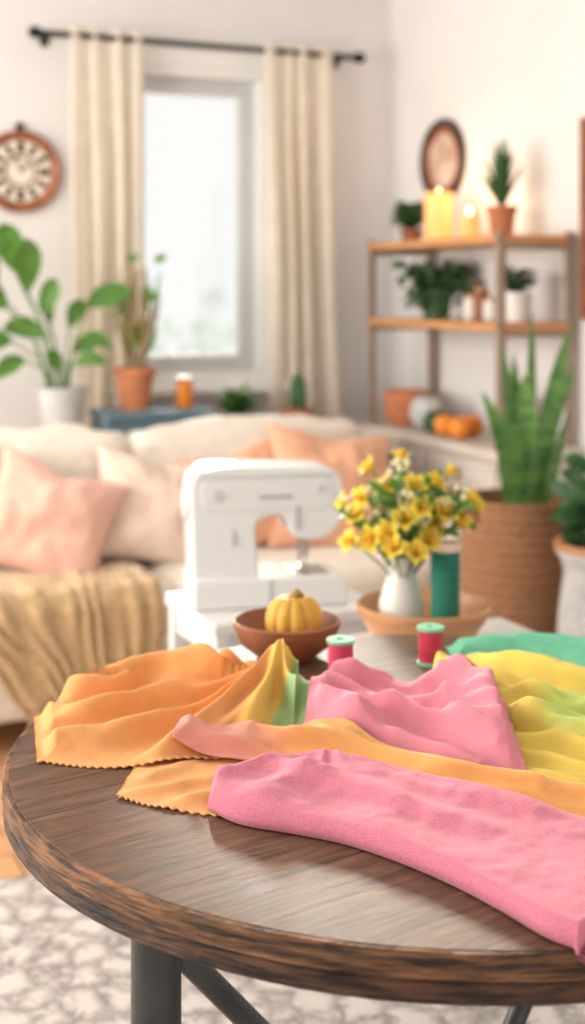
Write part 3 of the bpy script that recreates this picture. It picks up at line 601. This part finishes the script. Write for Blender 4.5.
def cloth(name,top,bot,ridges,color,folds=(),thick=.0,edge=.035,sp=.0022,m=None,zig=(),sd=0,lift=0,lean=(0,-.2)):
    global HF
    T=cr_(top,200); B=cr_(bot,200); ln=np.sum(np.hypot(*np.diff(.5*(T+B),axis=0).T)); wdm=np.max(np.hypot(*(T-B).T)); ns=int(ln/sp); nt=int(wdm/sp)
    T=cr_(top,ns); B=cr_(bot,ns); t=np.linspace(0,1,nt+1)[None,:,None]
    P=T[:,None,:]*(1-t)+B[:,None,:]*t; x=P[:,:,0].copy(); y=P[:,:,1].copy()
    tri=lambda n_,p_:np.abs(((np.arange(n_)/p_)%1)-.5)*2
    if 'bot' in zig: y[:,-1]-=.0065*tri(ns+1,6)
    if 'left' in zig: x[0,:]-=.0065*tri(nt+1,6)
    und=np.maximum(blur(HF,6),HF); und=np.maximum(blur(und,3),HF); und=np.maximum(blur(und,1),HF); U_=samp(und,x,y)
    S=np.linspace(0,1,ns+1)[:,None]*np.ones((1,nt+1)); Tt=np.ones((ns+1,1))*np.linspace(0,1,nt+1)[None,:]
    wid=np.hypot(*(T-B).T)[:,None]; ed=np.minimum(np.minimum(Tt,1-Tt)*wid,np.minimum(S,1-S)*ln)
    q=np.clip(ed/edge,0,1); sm=q*q*(3-2*q); fall=np.sqrt(np.maximum(0,1-(1-np.clip(ed/.015,0,1))**2)); sm=lift+(1-lift)*sm
    own=np.zeros_like(x)
    for r in ridges: own=(own**2.5+ridge(x,y,*r)**2.5)**(1/2.5)
    fl=np.zeros_like(x)
    for f in folds: fl=fl+f(x,y)
    body=(own+fl)*sm
    h=U_+.0022+thick*fall+body+.0014*vn(x*30,y*30,sd)*sm+.0008*vn(x*70,y*70,sd+3)*sm
    rr=np.hypot(x-TC.x,y-TC.y); z=TZ+h-np.clip(rr-TR+.004,0,.01)*3
    x2=x+lean[0]*body; y2=y+lean[1]*body
    g=TZ+samp(und,x2,y2)+.0015; r2=np.hypot(x2-TC.x,y2-TC.y); z=np.where(r2<TR-.004,np.maximum(z,g),z); cx,cy=x.copy(),y.copy(); x,y=x2,y2
    vs=np.stack([x,y,z],-1).reshape(-1,3); k=nt+1
    a=(np.arange(ns)[:,None]*k+np.arange(nt)[None,:]).ravel(); fs=np.stack([a,a+1,a+k+1,a+k],-1).tolist()
    xi=np.round((x-X0)/DX).astype(int); yi=np.round((y-Y0)/DX).astype(int); R=HF.copy()
    for di in (0,1):
        for dj in (0,1):
            np.maximum.at(R,(np.clip(xi+di,0,NX-1).ravel(),np.clip(yi+dj,0,NY-1).ravel()),np.maximum(0,z-TZ).ravel())
    HF=R
    me=bpy.data.meshes.new(name); me.from_pydata(vs.tolist(),[],fs); me.materials.append(m or M['cloth'])
    ca=me.color_attributes.new('Col','FLOAT_COLOR','POINT'); cols=np.ones((len(vs),4),dtype=np.float32)
    for idx,(xx,yy) in enumerate(zip(cx.ravel(),cy.ravel())): cols[idx]=color(xx,yy)
    ca.data.foreach_set('color',cols.ravel())
    me.polygons.foreach_set('use_smooth',[True]*len(fs)); o=bpy.data.objects.new(name,me); link(o)
    md=o.modifiers.new('s','SOLIDIFY'); md.thickness=.0014; md.offset=-1
    return o,x,y,z
M['cloth']=weave(mat('dyed_cotton',(255,255,255),.85,.05,26,transl=.15,attr=True,sheen=.1),190,.12,.6)
M['linen']=weave(mat('pink_linen',(255,255,255),.9,.10,300,transl=.05,attr=True,sheen=.2,ramp=(.3,.7)),200,.35,1.2)
def const(rgb):
    c=lin(rgb); return lambda x,y:c
cG=const((118,208,170)); 
def mixc(c1,c2,t): t=max(0,min(1,t)); return np.array(c1)*(1-t)+np.array(c2)*t
YL,YG,YO=lin((250,224,112)),lin((204,218,116)),lin((248,200,96))
def cYel(x,y):
    t=(noise.noise(Vector((x*6,y*6,2)))-.08)*5; c=mixc(YL,YG,t if x>.27 else 0); return mixc(c,YO,(1.72-y)*8)
def cA(x,y):
    s=x+(y-1.98)*-.25
    st=[(-.05,lin((246,176,108))),(-.040,lin((248,200,98))),(-.012,lin((248,206,104))),(-.002,lin((168,204,140))),(.042,lin((174,208,150))),(.052,lin((236,154,172)))]
    if s<=st[0][0]: return st[0][1]
    for (a,ca),(b_,cb) in zip(st,st[1:]):
        if s<=b_: return mixc(ca,cb,(s-a)/(b_-a))
    return st[-1][1]
cloth('orange_cotton_fabric',[(-.20,1.77),(-.1,1.80),(0,1.80),(.1,1.80)],[(-.213,1.648),(-.155,1.616),(-.06,1.588),(.05,1.6)],[],const((248,184,116)),folds=[lambda x,y:flow(x,y,.5,.07,.007,4)],zig=('bot','left'),sd=4,lift=.2)
cloth('green_cotton_fabric',[(.27,2.34),(.36,2.385),(.5,2.34),(.64,2.22)],[(.28,2.08),(.4,2.05),(.5,2.0),(.66,1.93)],
  [([(.28,2.27,.02),(.40,2.31,.030),(.52,2.27,.032),(.64,2.18,.028)],.04)],cG,folds=[lambda x,y:flow(x,y,-.45,.06,.024,1)],sd=11)
cloth('yellow_cotton_fabric',[(.215,2.12),(.26,2.19),(.34,2.20),(.45,2.12),(.64,2.04)],[(.21,1.80),(.27,1.72),(.36,1.66),(.45,1.6),(.62,1.52)],
  [([(.235,2.13,.05),(.27,2.08,.045),(.34,1.98,.04),(.48,1.90,.045),(.62,1.83,.04)],.035,.018),([(.29,2.16,.03),(.35,2.11,.045),(.46,2.03,.045),(.62,1.97,.04)],.03,.015),([(.29,1.95,.02),(.36,1.85,.045),(.46,1.77,.05),(.6,1.70,.045)],.03,.015)],cYel,
  folds=[lambda x,y:flow(x,y,-.6,.055,.024,3)],sd=21,lift=.3,lean=(-.15,-.35))
cloth('striped_cotton_fabric',[(-.372,1.945),(-.34,2.05),(-.25,2.12),(-.13,2.13),(-.04,2.10),(.06,2.09),(.16,2.10)],[(-.335,1.775),(-.27,1.755),(-.19,1.755),(-.11,1.775),(-.02,1.79),(.06,1.79),(.16,1.78)],
  [([(-.35,1.99,.02),(-.27,2.04,.040),(-.18,2.05,.048),(-.10,2.03,.046),(-.03,2.0,.066)],.028,.042),
   ([(-.03,2.0,.066),(-.055,1.93,.056),(-.09,1.86,.038),(-.13,1.79,.015)],.022,.028),
   ([(-.03,2.0,.066),(.015,1.95,.058),(.055,1.88,.046),(.09,1.82,.03)],.03,.03)],cA,
  folds=[lambda x,y:fan(x,y,-.03,2.02,16,.6,.034,.10,.40,2)*(x<.0),lambda x,y:flow(x,y,.5,.08,.013,8)],sd=31,zig=('left','bot'),lift=.15,lean=(.1,-.4))
cP=const((238,148,166))
cloth('pink_cotton_fabric',[(.045,2.02),(.08,2.08),(.15,2.10),(.22,2.09),(.275,2.02),(.30,1.93)],[(.0,1.76),(.05,1.72),(.12,1.68),(.19,1.65),(.25,1.64),(.30,1.63)],
  [([(.06,2.03,.034),(.12,2.03,.026),(.17,2.02,.028),(.22,2.01,.030),(.26,1.96,.032),(.28,1.88,.032),(.28,1.78,.025)],.035,.025),
   ([(.06,1.95,.018),(.11,1.90,.034),(.17,1.86,.042),(.22,1.82,.042),(.27,1.76,.03)],.034,.016),
   ([(.04,1.86,.012),(.10,1.81,.024),(.17,1.77,.028),(.24,1.72,.02)],.024,.014)],cP,
  folds=[lambda x,y:fan(x,y,.20,2.12,9,1.3,.013,.16,.40,6),lambda x,y:flow(x,y,-.5,.075,.010,9)],sd=41,lift=.3,lean=(.05,-.35))
cloth('peach_cotton_fabric',[(-.15,1.805),(-.06,1.82),(.01,1.825),(.07,1.80),(.14,1.755),(.24,1.70),(.36,1.66),(.5,1.60)],[(-.16,1.77),(-.08,1.765),(.0,1.755),(.06,1.735),(.13,1.68),(.23,1.61),(.34,1.54),(.48,1.46)],
  [([(-.13,1.785,.008),(-.04,1.795,.016),(.03,1.79,.022),(.1,1.765,.022),(.2,1.69,.022),(.33,1.63,.028),(.48,1.56,.030)],.02,.014)],
  lambda x,y:mixc(lin((238,164,150)),lin((248,184,110)),(x+.08)/.1),folds=[lambda x,y:flow(x,y,-.35,.035,.012,12,.015)],sd=51,lift=.35,edge=.02,lean=(0,-.5))
oE,ex,ey,ez=cloth('pink_linen_fabric',[(-.098,1.660),(-.05,1.695),(.0,1.728),(.05,1.728),(.1,1.70),(.17,1.65),(.26,1.59),(.36,1.52),(.47,1.45)],[(-.103,1.60),(-.06,1.56),(-.0,1.535),(.06,1.505),(.12,1.455),(.17,1.40),(.21,1.345),(.245,1.29),(.272,1.265)],
  [([(.03,1.715,.014),(.1,1.66,.011),(.17,1.60,.010),(.28,1.53,.010)],.03,.02)],
  const((230,132,154)),folds=[lambda x,y:flow(x,y,-.62,.085,.010,14,.02),lambda x,y:fan(x,y,.05,1.75,10,.5,.007,.1,.4,15)],thick=.022,edge=.03,sd=61,lean=(0,0),m=M['linen'])
f=Foliage()
for j in range(0,ex.shape[1],1):
    p=Vector((ex[-1,j],ey[-1,j],max(ez[-1,j],0.0)+.002))
    for k in range(2):
        d=Vector((.022+random.uniform(-.006,.01),-.008+random.uniform(-.012,.008),random.uniform(-.004,.003))); q=p+d
        if (Vector((q.x,q.y,0))-TC).length>TR: d.z-=.02
        f.stem([p,p+d*.5+Vector((0,0,.002)),p+d],.0007,0,3)
fo=f.make('fringe',[mat('pink_thread_fringe',(220,106,134),.9,.1,30)],oE)
# ---------------------------------------------------------------- tabletop items
g=grp('ceramic_bowl',(-.010,2.285,TZ+.001),0)
lathe('bowl',[(0,0),(.05,0),(.055,.006),(.08,.025),(.092,.055),(.093,.062),(.088,.064),(.084,.055),(.07,.03),(.04,.016),(0,.014)],M['terra2'],g,seg=56)
gourd('mini_pumpkin',(.003,2.285,TZ+.017),.050,.088,M['pumpkin'],11,amp=.14)
spool('thread_spool',(.078,2.155,TZ+.001),.023,.064,M['tpink'],M['spoolg'])
spool('thread_spool',(.232,2.235,TZ+.001),.023,.064,M['tred'],M['spoolg'])
# ---------------------------------------------------------------- rug
mr=bpy.data.materials.new('faded_rug'); mr.use_nodes=True; nt=mr.node_tree; nd=nt.nodes; L=nt.links; b=nd['Principled BSDF']; b.inputs['Roughness'].default_value=1
tc=nd.new('ShaderNodeTexCoord')
vo=nd.new('ShaderNodeTexVoronoi'); vo.inputs['Scale'].default_value=14; vo.feature='DISTANCE_TO_EDGE'
n1=nd.new('ShaderNodeTexNoise'); n1.inputs['Scale'].default_value=26; n1.inputs['Detail'].default_value=8; n1.inputs['Roughness'].default_value=.8; n1.inputs['Distortion'].default_value=.6
mxv=nd.new('ShaderNodeMix'); mxv.data_type='VECTOR'; mxv.inputs[0].default_value=.08; L.new(tc.outputs['Object'],mxv.inputs[4]); L.new(n1.outputs['Color'],mxv.inputs[5]); L.new(tc.outputs['Object'],n1.inputs['Vector']); L.new(mxv.outputs[1],vo.inputs['Vector'])
ad=nd.new('ShaderNodeMath'); ad.operation='ADD'; L.new(vo.outputs['Distance'],ad.inputs[0]); L.new(n1.outputs['Fac'],ad.inputs[1])
cr=nd.new('ShaderNodeValToRGB'); cr.color_ramp.elements[0].position=.48; cr.color_ramp.elements[1].position=.76; cr.color_ramp.elements[0].color=lin((150,142,138)); cr.color_ramp.elements[1].color=lin((214,207,201)); L.new(ad.outputs[0],cr.inputs[0]); L.new(cr.outputs[0],b.inputs['Base Color'])
n2=nd.new('ShaderNodeTexNoise'); n2.inputs['Scale'].default_value=300; bp=nd.new('ShaderNodeBump'); bp.inputs['Strength'].default_value=.6; bp.inputs['Distance'].default_value=.006; L.new(tc.outputs['Object'],n2.inputs['Vector']); L.new(n2.outputs['Fac'],bp.inputs['Height']); L.new(bp.outputs[0],b.inputs['Normal'])
boxes('area_rug',[(.3,3.6,2.45,5.2,0,.010)],mr)
# ---------------------------------------------------------------- light, camera
w=bpy.data.worlds.new('sky'); bpy.context.scene.world=w; w.use_nodes=True; bg=w.node_tree.nodes['Background']; bg.inputs[0].default_value=(1,.99,.97,1); bg.inputs[1].default_value=1.03
s=bpy.data.lights.new('sun','SUN'); s.energy=5.2; s.angle=math.radians(7); s.color=(1,.91,.78); so=bpy.data.objects.new('sun',s); link(so)
dv=-U*.27+N*1.0+Vector((0,0,-.27)); so.rotation_euler=dv.to_track_quat('-Z','Y').to_euler(); so.location=(-4,9,4)
l=bpy.data.lights.new('side_fill_light','AREA'); l.shape='RECTANGLE'; l.size=3.6; l.size_y=1.8; l.energy=185; l.color=(1,.93,.83); lo=bpy.data.objects.new('side_fill_light',l); link(lo); lo.location=RW(AL+.5,2.0,1.7); lo.rotation_euler=U.to_track_quat('-Z','Y').to_euler()  # added warm fill lamp, out of view beyond the left wall opening
cd=bpy.data.cameras.new('camera'); cam=bpy.data.objects.new('camera',cd); link(cam); cam.location=(0,0,1.38); cam.rotation_euler=(math.pi/2,0,0)
cd.sensor_fit='VERTICAL'; cd.sensor_height=36; cd.lens=36*1330/1024; cd.shift_y=-222/1024; cd.clip_start=.05
cd.dof.use_dof=True; cd.dof.focus_distance=1.60; cd.dof.aperture_fstop=2.8
sc=bpy.context.scene; sc.camera=cam; sc.view_settings.view_transform='Standard'; sc.view_settings.exposure=0.0
